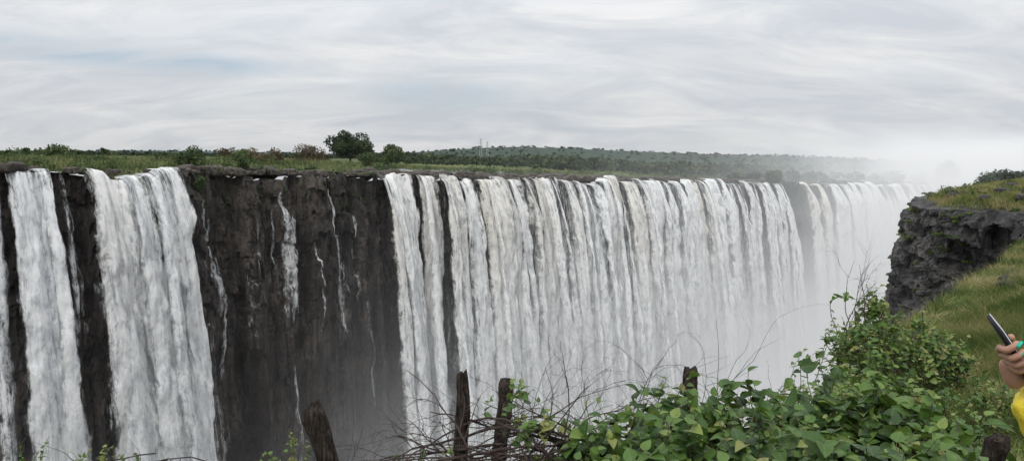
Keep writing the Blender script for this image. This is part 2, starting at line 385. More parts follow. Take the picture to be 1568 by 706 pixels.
# ------------------------------------------------------------------ rocks along the lip
bm = bmesh.new(); bmesh.ops.create_icosphere(bm, subdivisions=2, radius=1); bmesh.ops.triangulate(bm, faces=bm.faces)
icoV = np.array([v.co[:] for v in bm.verts]); icoF = np.array([[v.index for v in f.verts] for f in bm.faces]); bm.free()
def rock(acc, c, r, seed, sq=.6):
    d = 1+.45*fbm(icoV[:, 0]*1.3+seed, icoV[:, 1]*1.3, icoV[:, 2]*1.3, seed % 97, 3)
    v = icoV*d[:, None]
    v = np.sign(v)*np.minimum(np.abs(v), .8)
    a = seed*1.7; ca, sa = math.cos(a), math.sin(a)
    v = v*np.array([r, r*.8, r*sq]); v = np.stack([v[:, 0]*ca-v[:, 1]*sa, v[:, 0]*sa+v[:, 1]*ca, v[:, 2]], 1)
    acc.add(v+np.array(c), icoF)
A = Acc()
for i in range(2200):
    x = rs.uniform(-90, 118) if i < 2000 else rs.uniform(118, 300)
    tt = abs(rs.normal(0, 1))*(9 if x > -35 else 3)-.9
    y = float(np.interp(x, xs, Lj[:, 1]))+tt
    if (-72 < x < -66.5 or -64.8 < x < -56.5) and rs.random() < .8: continue
    r = rs.uniform(.25, 1.0)*(2.0 if rs.random() < .22 else 1)*(1 if x < 118 else 1.6)
    rock(A, (x, y, zlip(x)+.25*r), r, i, rs.uniform(.45, .75))
A.make('river_rocks', M_rock, False)

# ------------------------------------------------------------------ foliage generators
def cloud(acc, n, cen, rad, size, seed, lo=0.0, hi=1.0, sub=9, spread=.62):
    r = np.random.default_rng(seed)
    sc = r.normal(size=(sub, 3)); sc /= np.linalg.norm(sc, axis=1)[:, None]; sc *= r.uniform(.25, .8, (sub, 1))
    sc[:, 2] = sc[:, 2]*.8
    k = r.integers(0, sub, n)
    d = r.normal(size=(n, 3)); d /= np.linalg.norm(d, axis=1)[:, None]
    p = sc[k]+d*(r.uniform(.2, 1, (n, 1))**.5)*spread*r.uniform(.6, 1, sub)[k][:, None]
    p = p*np.array(rad)+np.array(cen)
    a = r.normal(size=(n, 3)); a /= np.linalg.norm(a, axis=1)[:, None]
    b = np.cross(a, r.normal(size=(n, 3))); b /= np.linalg.norm(b, axis=1)[:, None]
    s = size*r.uniform(.5, 1.3, (n, 1))
    V = np.stack([p-a*s, p-b*s*.55, p+a*s, p+b*s*.55], 1).reshape(-1, 3)
    F = np.arange(n*4).reshape(n, 4)
    tone = lo+(hi-lo)*np.clip(.5+.28*r.normal(size=sub)[k]+.15*r.normal(size=n), 0, 1)
    acc.add(V, F, rnd=np.repeat(tone, 4))
def groundz(x, y):
    tt = y-np.interp(x, xs, Lj[:, 1]); return float(gz(np.array(x), np.array(max(tt, 0)), np.array(y)))

G_dark = [(0, (.018, .032, .014)), (.5, (.034, .058, .022)), (1, (.08, .105, .038))]
G_olive = [(0, (.06, .085, .03)), (.5, (.125, .16, .058)), (1, (.25, .255, .11))]
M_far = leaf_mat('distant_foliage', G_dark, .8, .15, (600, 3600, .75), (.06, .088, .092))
M_tree = leaf_mat('tree_leaves', G_dark, .6, .2)
M_shrub = leaf_mat('shrub_leaves', [(0, (.03, .052, .018)), (.5, (.058, .095, .028)), (1, (.13, .155, .05))], .7, .2)
M_brownb = leaf_mat('brown_shrub', [(0, (.06, .045, .025)), (.5, (.12, .09, .05)), (1, (.17, .15, .07))], .8, .2)
m, nt = newmat('bark'); g = N(nt); n1 = g.noise(g.scalev(g.obj(), (14, 14, 4)), 1, 8, .7)
g.out(g.bsdf(g.ramp(n1, [(.35, (.03, .022, .017)), (.6, (.11, .085, .065))]), .9, g.bump(n1, .8, .02), spec=.15)); M_bark = m

def tree(name, x, y, w, h, n, size, seed, mat, z=None, trunkfrac=.3):
    z = groundz(x, y) if z is None else z
    par = bpy.data.objects.new(name, None); scene.collection.objects.link(par)
    r = np.random.default_rng(seed)
    A = Acc(); pts = [(x, y, z-.3), (x+.1*r.normal(), y, z+h*.2), (x+.2*r.normal(), y, z+h*.45), (x+.3*r.normal(), y, z+h*.75)]
    tube(A, pts, [h*.04, h*.03, h*.022, h*.008], 8)
    for j in range(9):
        a = j*2.4; b0 = np.array([x, y, z+h*(.22+.04*j)]); e = np.array([x+math.cos(a)*w*.36, y+math.sin(a)*w*.36, z+h*(.5+.04*j)])
        md = (b0+e)/2+np.array([0, 0, -h*.03]); tube(A, [b0, md, e], [h*.018, h*.012, h*.004], 5)
    A.make('trunk_and_limbs', M_bark, True, par)
    A = Acc(); cloud(A, n, (x, y, z+h*(trunkfrac+(1-trunkfrac)/2)), (w/2, w/2, h*(1-trunkfrac)/2*1.1), size, seed, 0, 1, 18, .42)
    A.make('crown', mat, False, par)
tree('tree', -55.5, 250, 16.5, 12.4, 6200, .42, 3, M_tree, trunkfrac=.04)
tree('tree', -43.5, 262, 11, 9.2, 2800, .42, 4, M_shrub, trunkfrac=.04)
tree('tree', -60, 300, 8, 6.5, 1800, .42, 14, M_tree, trunkfrac=.1)
M_hz = leaf_mat('hazy_tree_leaves', [(0, (.04, .052, .04)), (1, (.10, .12, .085))], .8, .2)
tree('tree', 333, 560, 24, 21, 3800, .8, 5, M_hz, trunkfrac=.08)

def shrub(x, y, w, h, n, size, seed, mat, z=None, name='shrub', dep=None):
    z = groundz(x, y) if z is None else z
    A = Acc(); cloud(A, n, (x, y, z+h*.42), (w/2, (dep or w)/2, h*.58), size, seed, 0, 1, 10, .5)
    for j in range(6):
        a = j*1.05; tube(A, [(x, y, z-.2), (x+math.cos(a)*w*.15, y+math.sin(a)*w*.15, z+h*.35), (x+math.cos(a)*w*.3, y+math.sin(a)*w*.3, z+h*.7)], [.08, .05, .02], 4, rnd=.1)
    A.make(name, mat, False)
shrub(-56.6, 129, 7.4, 6.2, 3400, .2, 11, M_shrub)
shrub(-54.0, 123.6, 4.8, 6.2, 2800, .18, 12, M_shrub, z=-8.0)
shrub(-50.4, 135.5, 4.2, 4.4, 1700, .18, 13, M_shrub)
shrub(-77, 118, 3.5, 1.8, 600, .2, 15, M_shrub)
shrub(-68.5, 245, 15, 8.0, 2400, .35, 16, M_brownb)
shrub(-90, 250, 11, 7, 1500, .35, 17, M_brownb)
shrub(-98, 252, 7, 6.6, 1000, .35, 27, M_brownb)
shrub(-47, 235, 8, 6, 1400, .3, 18, M_shrub)
shrub(-70, 190, 8, 5.2, 1500, .3, 19, M_shrub)
shrub(-38, 215, 6, 3.4, 900, .28, 20, M_shrub)
shrub(-66, 200, 9, 5.5, 1400, .3, 29, M_brownb)
shrub(-112, 180, 9, 5.4, 1400, .3, 30, M_shrub)
shrub(103, 290, 10, 8, 2800, .35, 21, M_shrub, z=-9)
shrub(110.5, 293.5, 10, 13, 4200, .38, 22, M_tree, z=-19)
shrub(116, 298.5, 9, 14, 3600, .38, 23, M_shrub, z=-19.5)
shrub(114, 295, 6.5, 8, 2000, .38, 33, M_tree, z=-27)
shrub(97, 300, 14, 5, 1800, .35, 24, M_tree)
shrub(86, 285, 7, 5, 1200, .3, 25, M_shrub)
shrub(-41, 148, 3.4, 2.4, 700, .18, 26, M_shrub)
shrub(62, 262, 7, 3.4, 1200, .3, 28, M_shrub)
# scrub along the rim and on the river islands
A = Acc(); r = np.random.default_rng(17)
for i in range(440):
    if i < 210:
        x = r.uniform(-90, -30); tt = r.uniform(-.6, 9)
        if (-72.5 < x < -66 or -64.8 < x < -55.5) and tt < 6: continue
        w_, h_, s_, n_ = r.uniform(.6, 2.0), r.uniform(.5, 1.5), .13, 180
    elif i < 280:
        x = r.uniform(-150, -35); tt = r.uniform(15, 110)
        w_, h_, s_, n_ = r.uniform(1.5, 4), r.uniform(1.2, 2.6), .24, 220
    else:
        x = r.uniform(-30, 125); tt = r.uniform(26, 110)
        if vn(x/22, tt/18, 0, 91) < -.15: continue
        w_, h_, s_, n_ = r.uniform(2, 5), r.uniform(1.1, 2.8), .26, 180
    y = float(np.interp(x, xs, Lj[:, 1]))+tt; z = groundz(x, y)
    cloud(A, n_, (x, y, z+h_*.5), (w_, w_, h_), s_, 7000+i, 0, .9, 6, .5)
for i in range(60):   # plants hanging just under the rim
    x = r.uniform(-56, -31); hq = r.uniform(.5, 7)
    Sx = float(np.interp(x, xs, S)); P_, N_, zt_, jg_ = lipat(np.array([Sx])); oo = float(jg_[0]+cliff_out(np.array([Sx]), np.array([hq]))[0])
    cloud(A, 90, (P_[0, 0]+N_[0, 0]*oo, P_[0, 1]+N_[0, 1]*oo, zt_[0]-hq), (.5, .5, .6), .11, 7600+i, 0, .8, 5, .5)
A.make('rim_scrub', M_shrub, False)

# distant woodland
A = Acc(); r = np.random.default_rng(99)
cnt = 0
while cnt < 4800:
    y = 290*math.exp(r.uniform(0, 2.65)); u = r.uniform(-.75, .82); x = u*y
    ly = float(np.interp(x, xs, L[:, 1]))
    if y < ly+(100 if x < 115 else 14): continue
    dens = float(vn(x/130, y/130, 0, 77))
    if y < 900 and dens < (-.45 if u > -.2 else .25) and x < 130: continue
    if u < -.22 and y < 700 and r.random() < .75: continue
    if u < -.2 and 700 < y < 1500 and r.random() < .3: continue
    hh = r.uniform(4.5, 9.5)*(1 if y > 500 else .72)*(1.3 if (x > 0 and y < 1300) else 1); ww = hh*r.uniform(.9, 1.7)
    z = groundz(x, y)
    n = 90 if y < 600 else (50 if y < 1500 else 26)
    k = 1 if y < 1500 else 1.7
    cloud(A, n, (x, y, z+hh*.4), (ww*.5*k, ww*.5, hh*.5), hh*.17*(1 if y < 600 else 1.35)*k, cnt+1000, 0, 1, 5, .55); cnt += 1
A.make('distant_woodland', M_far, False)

# reeds / tall grass
def grass(acc, P, hgt, wid, nb, seed, spread, lean=.35, lo=0, hi=1):
    r = np.random.default_rng(seed); P = np.asarray(P, float); n = len(P)*nb
    b = np.repeat(P, nb, 0); hs = np.repeat(np.broadcast_to(hgt, (len(P),)), nb)*r.uniform(.5, 1.1, n)
    a = r.uniform(0, 2*np.pi, n); b = b+np.stack([np.cos(a), np.sin(a), 0*a], 1)*(spread*r.uniform(0, 1, n)**.7)[:, None]
    a2 = a+r.normal(0, .8, n); L_ = lean*r.uniform(.2, 1.3, n)*hs
    dr = np.stack([np.cos(a2), np.sin(a2), 0*a], 1)
    sd = np.stack([-np.sin(a2+.9), np.cos(a2+.9), 0*a], 1)*wid/2
    z = np.array([0, 0, 1.0])
    p1 = b+dr*(L_*.25)[:, None]+z*(hs*.55)[:, None]; p2 = b+dr*L_[:, None]+z*(hs*(1-.3*lean))[:, None]
    V = np.stack([b-sd, b+sd, p1+sd*.8, p1-sd*.8, p2+sd*.12, p2-sd*.12], 1).reshape(-1, 3)
    i = np.arange(n)*6; F = np.concatenate([np.stack([i, i+1, i+2, i+3], 1), np.stack([i+3, i+2, i+4, i+5], 1)])
    tone = np.clip(np.repeat(lo+(hi-lo)*np.clip(.5+.9*vn(P[:, 0]*.9, P[:, 1]*.9, 0, 5), 0, 1), nb)+r.normal(0, .13, n), 0, 1)
    acc.add(V, F, rnd=np.repeat(tone, 6))
M_reed = leaf_mat('reed_blades', G_olive, .8, .25)
A = Acc(); P = []; hg = []
for i in range(10000):
    x = r.uniform(-170, 112); tt = r.uniform(2, 160)
    y = float(np.interp(x, xs, Lj[:, 1]))+tt
    if x > -40 and (tt < 22 or vn(x/14, tt/20, 0, 88) < .05): continue
    if vn(x/9, tt/12, 0, 89) < -.35: continue
    P.append((x, y, groundz(x, y)-.05)); hg.append((.9 if tt < 15 else 1.7)+1.5*max(0, vn(x/18, tt/18, 0, 90)) if x < -40 else .9+.6*r.random())
grass(A, P, np.array(hg), .16, 12, 3, 1.1, .3)
A.make('reeds', M_reed, False)

# electricity pylons
m, nt = newmat('galvanised_steel'); g = N(nt); g.out(g.bsdf(g.ramp(g.noise(g.obj(), .5), [(0, (.30, .31, .32)), (1, (.45, .45, .45))]), .5)); M_steel = m
for (px_, py_, hh) in ((-66, 1500, 46), (-54, 1540, 42)):
    A = Acc(); zb = groundz(px_, py_)
    def leg(z): return 2.6*(1-z/hh)+.5
    for sx in (-1, 1):
        for sy in (-1, 1):
            tube(A, [(px_+sx*leg(z), py_+sy*leg(z), zb+z) for z in np.linspace(0, hh, 6)], .38, 4)
    for k in range(9):
        z0, z1 = hh*k/9, hh*(k+1)/9
        for s in (-1, 1):
            tube(A, [(px_-leg(z0), py_+s*leg(z0), zb+z0), (px_+leg(z1), py_+s*leg(z1), zb+z1)], .18, 4)
            tube(A, [(px_+s*leg(z0), py_-leg(z0), zb+z0), (px_+s*leg(z1), py_+leg(z1), zb+z1)], .18, 4)
    for z, w_ in ((hh*.78, 6), (hh*.9, 5), (hh*.66, 6.5)):
        tube(A, [(px_-w_, py_, zb+z), (px_, py_, zb+z+.8), (px_+w_, py_, zb+z)], [.15, .3, .15], 4)
    A.make('electricity_pylon', M_steel, False)

# ------------------------------------------------------------------ near side terrain
edge = np.array([(-160, -90), (-60, -34), (-20, -8), (-6, 2.2), (0, 3.4), (2.5, 4.6), (4.6, 7.4), (6.6, 11), (8.3, 14.5), (12.6, 20), (20, 29), (27, 38), (33, 46), (37.6, 52), (39.3, 55.5), (37.6, 59.5),
                 (36.2, 64), (37.8, 69), (43, 78), (53, 90), (76, 118), (126, 198), (200, 298), (420, 540), (900, 900), (1500, 1200)], float)
poly = np.vstack([edge, [(3000, 1200), (3000, -1500), (-160, -1500)]])
def sdf(x, y):
    x = np.asarray(x, float); y = np.asarray(y, float)
    d = np.full(x.shape, 1e9); ins = np.zeros(x.shape, bool); n = len(poly)
    for i in range(n):
        a, b = poly[i], poly[(i+1) % n]; e = b-a
        tq = np.clip(((x-a[0])*e[0]+(y-a[1])*e[1])/(e@e), 0, 1)
        d = np.minimum(d, np.hypot(x-a[0]-tq*e[0], y-a[1]-tq*e[1]))
        c = ((a[1] > y) != (b[1] > y)) & (x < (b[0]-a[0])*(y-a[1])/(b[1]-a[1]+1e-12)+a[0]); ins = ins ^ c
    return np.where(ins, -d, d)
def nz(x, y, d=None):
    d = sdf(x, y) if d is None else d
    R_ = np.hypot(x, y)
    top = -1.62-.9*smooth(2, 12, R_)-.75*smooth(12, 45, R_)-6.0*smooth(110, 500, R_)+.25*fbm(np.asarray(x)/6, np.asarray(y)/6, 0, 140, 3)+.10*vn(np.asarray(x)*1.3, np.asarray(y)*1.3, 0, 141)*smooth(1, 4, R_)
    top = top+np.clip(-d, 0, 30)*.07*smooth(15, 30, R_)*smooth(160, 100, R_)+.13*np.clip(-d-1, 0, 14)*smooth(45, 60, R_)*smooth(140, 90, R_)
    top = top-.9*smooth(-3.0, -.2, d)*smooth(3, 8, R_)
    return top
gx = np.concatenate([-np.geomspace(160, 6, 20), np.arange(-5.5, 60, .4), np.geomspace(61, 1400, 60)])
gy = np.concatenate([-np.geomspace(300, 2, 20), np.arange(-1.6, 95, .4), np.geomspace(96, 1150, 60)])
GX, GY = np.meshgrid(gx, gy)
GX = GX.ravel(); GY = GY.ravel(); D = sdf(GX, GY)
far_ = smooth(42, 52, np.hypot(GX, GY))
Z = nz(GX, GY, D); dd = np.maximum(D+.5+1.9*far_, 0)
Z = Z-np.minimum(dd*(3.6+6*far_)+np.where(dd > 0, 1.2*fbm(GX/3, GY/3, 0, 150, 4), 0), 101)
keep = (D < 36)
F = gridF(len(gy), len(gx)); F = F[keep[F].all(1)]
m, nt = newmat('grassy_soil'); g = N(nt); p = g.obj(); n1 = g.noise(p, .5, 6, .6); n2 = g.noise(p, 6, 6, .7)
c = g.ramp(g.math('ADD', g.math('MULTIPLY', n1, .6), g.math('MULTIPLY', n2, .4)), [(.35, (.045, .05, .02)), (.5, (.09, .09, .035)), (.66, (.15, .125, .065))])
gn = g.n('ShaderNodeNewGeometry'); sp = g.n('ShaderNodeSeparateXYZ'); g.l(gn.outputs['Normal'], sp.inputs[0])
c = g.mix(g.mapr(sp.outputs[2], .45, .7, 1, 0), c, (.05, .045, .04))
g.out(g.bsdf(c, .95, g.bump(n2, .6, .08), spec=.1))
mk('hillside', np.stack([GX, GY, Z], 1), F, m, True)

# rocky rim & headland face
def resample(pts, ds):
    pts = np.asarray(pts, float); s = np.concatenate([[0], np.cumsum(np.linalg.norm(np.diff(pts, axis=0), axis=1))])
    q = np.arange(0, s[-1], ds); return q, np.stack([np.interp(q, s, pts[:, 0]), np.interp(q, s, pts[:, 1])], 1)
q, E = resample(edge[11:21], .16)
for _ in range(8): E[1:-1] = (E[:-2]+E[1:-1]*2+E[2:])/4
Te = np.gradient(E, axis=0)
for _ in range(12): Te[1:-1] = (Te[:-2]+Te[1:-1]*2+Te[2:])/4
Te /= np.linalg.norm(Te, axis=1)[:, None]; Ne = np.stack([-Te[:, 1], Te[:, 0]], 1)
hrow = np.concatenate([np.linspace(-3.6, 0, 12), np.arange(.15, 20, .15), np.arange(20, 70, 1.5)])
Hh, Q = np.meshgrid(hrow, q, indexing='ij')
hp = np.maximum(Hh, 0)
tl_ = hp+.17*(Q-q.mean())
lay = np.floor((tl_+1.2*vn(Q/3.5, hp/5, 0, 160))/1.7)
ly2 = np.floor((tl_+.5*vn(Q/1.5, hp/2, 0, 167))/.55)
o = np.where(Hh < 0, Hh, 0)+1.5*smooth(0, 6, hp)*fbm(Q/6, hp/5, 0, 161, 4)+.62*cellr((Q+.8*vn(Q/2, hp/2, 0, 168))/2.4+lay*.41, lay, 162)*smooth(0, .6, hp)+.26*cellr(Q/1.1+ly2*.3, ly2, 163)*smooth(0, .6, hp)+.6*fbm(Q/1.4, hp/1.2, 0, 164, 5)+.16*hp
zt = nz(E[:, 0], E[:, 1], np.full(len(E), -2.0))[None]
z = zt-.25-hp+np.where(Hh < 0, .10*(-Hh)-.12, -.1)+.9*np.maximum(-.1, fbm(Q/3.2, Hh/2.5, 0, 165, 4))*smooth(3, .5, np.abs(Hh))
V = np.stack([E[None, :, 0]+Ne[None, :, 0]*o, E[None, :, 1]+Ne[None, :, 1]*o, z], -1)
mk('rock_headland', V, gridF(len(hrow), len(q)), M_head, False)
VH = V
A = Acc()
for i, (x, y, rr) in enumerate([(43, 60, 1.3), (44.5, 61.5, 1.6), (41.5, 59, 1.0), (46, 63, 1.1), (40, 66, .9), (40, 62, .7), (42, 70, 1), (45, 66, .8), (43, 57.5, 1.1), (42.2, 63, .8), (14, 20.2, .5), (15, 21.5, .6), (11.5, 17, .45), (16.5, 23.5, .5)]):
    rock(A, (x, y, float(nz(np.array(x), np.array(y)))+.15*rr), rr, i+5, .5)
A.make('boulders', M_head, False)

# grass on our side
M_grass = leaf_mat('grass_blades', [(0, (.055, .095, .02)), (.35, (.12, .165, .042)), (.7, (.24, .25, .085)), (1, (.38, .32, .17))], .7, .35)
A = Acc()
def scat(n, x0, x1, y0, y1, dmax, seed):
    rr = np.random.default_rng(seed); x = rr.uniform(x0, x1, n); y = rr.uniform(y0, y1, n); d = sdf(x, y)
    k = (d < dmax) & (x/y < .86) & (x/y > .2)
    return np.stack([x[k], y[k], nz(x[k], y[k], d[k])-.03], 1)
P = scat(15000, 2.5, 12, 4, 15, .2, 1); grass(A, P, .55, .011, 13, 11, .2, .7, .1, .9)
P = scat(17000, 7, 30, 13, 40, .3, 2); grass(A, P, .5, .024, 13, 12, .32, .7, 0, .9)
P = scat(15000, 22, 62, 38, 95, -1.2, 3); grass(A, P, .6, .055, 12, 13, .5, .6, .45, 1.0)
A.make('grass', M_grass, False)
# low shrubs on the slope
A = Acc(); P = scat(300, 5, 50, 10, 80, -.2, 5)
for i, p_ in enumerate(P):
    D_ = p_[1]; cloud(A, 200, p_+np.array([0, 0, .18]), (.5+.012*D_, .5+.012*D_, .34+.004*D_), .035+.0012*D_, i+4000, 0, 1, 5, .5)
rr_ = np.random.default_rng(8)
for i in range(60):
    j = rr_.integers(40, len(q)-250); k_ = rr_.integers(6, 60)
    cloud(A, 130, VH[k_, j]+np.array([0, 0, .1]), (.7, .7, .3), .09, i+4600, .1, 1, 5, .5)
A.make('slope_shrubs', leaf_mat('slope_shrub_leaves', [(0, (.03, .055, .014)), (.5, (.07, .11, .025)), (1, (.15, .19, .05))], .6, .3), False)
A = Acc(); P = scat(9000, 90, 330, 150, 440, -1, 6)
P = P[(P[:, 0]/P[:, 1] < .78)]
for i, p_ in enumerate(P[:700]):
    cloud(A, 110, p_+np.array([0, 0, 1.4]), (2.8, 2.8, 2.3), .36, i+5200, 0, 1, 6, .5)
A.make('opposite_bank_scrub', M_hz, False)

# ------------------------------------------------------------------ leafy bushes in the foreground
def leafgeo():
    ts = np.array([0, .10, .28, .52, .78, 1.0]); wv = np.array([.05, .30, .40, .36, .20, .0])
    V = []
    for t_, w_ in zip(ts, wv):
        dz = -.25*t_*t_
        V += [(-w_, t_, dz+w_*.3), (-w_*.5, t_, dz+w_*.18), (0, t_, dz), (w_*.5, t_, dz+w_*.18), (w_, t_, dz+w_*.3)]
    F = []
    for i in range(5):
        for j in range(4):
            a = i*5+j; F += [[a, a+1, a+6, a+5]]
    return np.array(V), np.array(F)
LV, LF = leafgeo()
def leaves(acc, P, dirs, ups, size, tone):
    n = len(P); y = dirs/np.linalg.norm(dirs, axis=1)[:, None]
    x = np.cross(y, ups); x /= np.linalg.norm(x, axis=1)[:, None]+1e-9; z = np.cross(x, y)
    rq = np.random.default_rng(n+int(abs(P[0, 0])*1e4))
    wsc = rq.uniform(.75, 1.15, n)[:, None, None]; crl = rq.uniform(.2, 1.9, n)[:, None, None]
    V = P[:, None]+size[:, None, None]*(LV[None, :, 0:1]*x[:, None]*wsc+LV[None, :, 1:2]*y[:, None]+LV[None, :, 2:3]*crl*z[:, None])
    F = (LF[None]+np.arange(n)[:, None, None]*len(LV)).reshape(-1, 4)
    acc.add(V.reshape(-1, 3), F, rnd=np.repeat(tone, len(LV)), mid=np.tile(np.abs(LV[:, 0]), n), lt=np.tile(LV[:, 1], n))
def leafbush(name, clumps, mat, nshoot, nleaf, lsize, seed, stemr=.004, length=(.35, .8), stem_mat=None, tone=.42):
    par = bpy.data.objects.new(name, None); scene.collection.objects.link(par)
    r = np.random.default_rng(seed); AL = Acc(); AS = Acc()
    for ci, (c, rad, wgt) in enumerate(clumps):
        c = np.array(c); rad = np.array(rad)
        for j in range(int(nshoot*wgt)):
            d = r.normal(size=3); d[2] = abs(d[2])*.9+.1; d /= np.linalg.norm(d)
            tip = c+d*rad*r.uniform(.5, 1.15)
            ln = r.uniform(*length)
            base = tip-(d*.45+np.array([0, 0, .75])+r.normal(size=3)*.25)*ln
            cur = r.normal(size=3)*.12*ln
            tq = np.linspace(0, 1, 6)[:, None]; pts = base*(1-tq)+tip*tq+cur*4*tq*(1-tq)+np.array([0, 0, .10*ln])*4*tq*(1-tq)
            tube(AS, pts, np.linspace(stemr, stemr*.4, 6), 4, rnd=.5)
            k = nleaf; tt = np.sort(r.uniform(.2, 1.0, k)); tt[-1] = 1
            P = np.stack([np.interp(tt, tq[:, 0], pts[:, m_]) for m_ in range(3)], 1)
            ax = tip-base; ax /= np.linalg.norm(ax)
            s1 = np.cross(ax, [0.2, 0.1, 1]); s1 /= np.linalg.norm(s1)+1e-9; s2 = np.cross(ax, s1)
            ang = np.arange(k)*2.4+r.normal(0, .4, k)
            dr = np.cos(ang)[:, None]*s1+np.sin(ang)[:, None]*s2+ax*.45+r.normal(size=(k, 3))*.25
            dr[:, 2] -= .12
            up = np.array([0, -.18, 1.0])+r.normal(size=(k, 3))*.42
            tb = r.normal(tone, .15)
            leaves(AL, P, dr, up, lsize*r.uniform(.45, 1.25, k)*(1-.35*(tt > .9)), np.clip(tb+.13*r.normal(size=k)+.22*(tt > .85), 0, .97))
    AL.make('leaves', mat, True, par); AS.make('stems', stem_mat, True, par)
m, nt = newmat('broad_leaf'); g = N(nt)
c = g.ramp(g.attr('rnd'), [(0, (.016, .042, .011)), (.4, (.04, .095, .018)), (.7, (.09, .17, .03)), (.92, (.19, .26, .055)), (1, (.26, .22, .08))])
mid_, lt_ = g.attr('mid'), g.attr('lt')
vein = g.mapr(mid_, 0, .045, 1, 0)
side = g.math('SINE', g.math('MULTIPLY', g.math('SUBTRACT', lt_, g.math('MULTIPLY', mid_, .6)), 45))
vein = g.math('MAXIMUM', vein, g.mapr(side, .8, 1, 0, .45))
c = g.mix(g.math('MULTIPLY', vein, .4), c, (.17, .25, .08))
n1 = g.noise(g.obj(), 45, 4, .6); c = g.mix(g.mapr(n1, .5, .75, 0, .4), c, (.05, .07, .02))
b = g.bsdf(c, g.mapr(n1, .3, .7, .32, .55), g.bump(n1, .35, .004), spec=.4)
tl = g.n('ShaderNodeBsdfTranslucent'); g.l(g.mix(.3, c, (.2, .3, .03)), tl.inputs[0])
mx = g.n('ShaderNodeMixShader'); mx.inputs[0].default_value = .28; g.l(b, mx.inputs[1]); g.l(tl.outputs[0], mx.inputs[2]); g.out(mx.outputs[0]); M_leaf = m
m, nt = newmat('green_stem'); g = N(nt); g.out(g.bsdf(g.ramp(g.noise(g.obj(), 9), [(.4, (.07, .05, .03)), (.65, (.10, .11, .04))]), .7)); M_stem = m
cl = []
for (u, D_, ztop_, w_) in [(.10, 4.0, -1.45, .30), (.16, 3.9, -1.26, .35), (.23, 4.0, -1.25, .38), (.30, 4.3, -1.29, .4), (.36, 3.9, -1.13, .4), (.42, 4.1, -1.16, .42), (.48, 4.0, -1.19, .42), (.54, 3.8, -1.17, .4), (.60, 3.6, -1.18, .4),
                           (.67, 3.5, -1.22, .36), (.30, 3.3, -1.15, .35), (.45, 3.2, -1.14, .38), (.55, 3.0, -1.12, .34), (.16, 3.4, -1.30, .3), (.40, 3.6, -1.18, .35), (.22, 3.5, -1.22, .3), (.64, 3.0, -1.13, .3)]:
    cl.append(((u*D_, D_, ztop_-.42), (w_, w_*.9, .42), 1.0))
leafbush('leafy_bush', cl, M_leaf, 38, 11, .095, 31, .0035, (.3, .6), M_stem, .43)
cl = []
for (u, D_, ztop_, w_) in [(.475, 9.0, -1.95, .5), (.50, 8.5, -1.66, .5), (.53, 9.2, -1.75, .55), (.56, 9.6, -1.95, .6), (.60, 9.8, -2.15, .5), (.49, 7.4, -1.9, .45), (.54, 7.6, -1.98, .5), (.47, 6.3, -1.88, .35)]:
    cl.append(((u*D_, D_, ztop_-.6), (w_, w_, .6), 1.0))
cl.append(((.503*8.8, 8.8, -1.75), (.18, .18, .34), .3))
leafbush('climbing_shrub', cl, M_leaf, 62, 13, .085, 32, .005, (.4, .9), M_stem, .60)
cl = [((u*5.3, 5.3, z_), (.35, .35, .25), 1.0) for u, z_ in ((.48, -1.85), (.54, -1.95), (.44, -1.85))]
cl += [((.60*6.2, 6.2, -2.35), (.3, .3, .25), 1.0), ((.67*7.5, 7.5, -2.5), (.35, .3, .3), 1.0), ((.645*5.2, 5.2, -2.05), (.3, .3, .22), .8)]
leafbush('undergrowth_plant', cl, M_leaf, 40, 11, .05, 33, .003, (.25, .5), M_stem, .7)

# ------------------------------------------------------------------ posts, twigs
m, nt = newmat('weathered_wood'); g = N(nt); p = g.obj()
n1 = g.noise(g.scalev(p, (75, 75, 6)), 1, 8, .7, .3); n2 = g.noise(p, 14, 6, .6)
c = g.ramp(g.math('ADD', g.math('MULTIPLY', n1, .65), g.math('MULTIPLY', n2, .35)), [(.40, (.008, .006, .005)), (.5, (.034, .026, .021)), (.62, (.11, .088, .072))])
g.out(g.bsdf(c, .9, g.bump(n1, 1.0, .03), spec=.15)); M_wood = m
def post(x, y, zt_, rad, lean=(0, 0), seed=0, zb=-2.7):
    A = Acc(); n = 50; zz = np.linspace(zb, zt_, n)
    k = (zz-zt_); pts = np.stack([x+lean[0]*k+.010*np.sin(zz*9+seed), y+lean[1]*k+.008*np.cos(zz*7+seed), zz], 1)
    rr = rad*(1+.12*vn(zz*5, seed, 0, 4)+.06*np.clip(-k, 0, 1))
    rr[-1] *= .80
    tube(A, pts, rr, 26, .42, seed+3)
    V = A.V[0]; top = V[:, 2] > zt_-.06
    V[top, 2] += .04*fbm(V[top, 0]*40, V[top, 1]*40, 0, seed+9, 2)+(V[top, 0]-x)*.35
    A.make('fence_post', M_wood, True)
post(-.885, 3.15, -1.10, .046, (-.30, .05), 1)
post(-.293, 4.3, -1.28, .039, (-.01, 0), 2)
post(-.03, 4.6, -1.41, .045, (.05, .1), 3)
post(1.24, 4.9, -1.40, .052, (.03, 0), 4)
post(2.16, 3.15, -1.19, .045, (0, 0), 5)

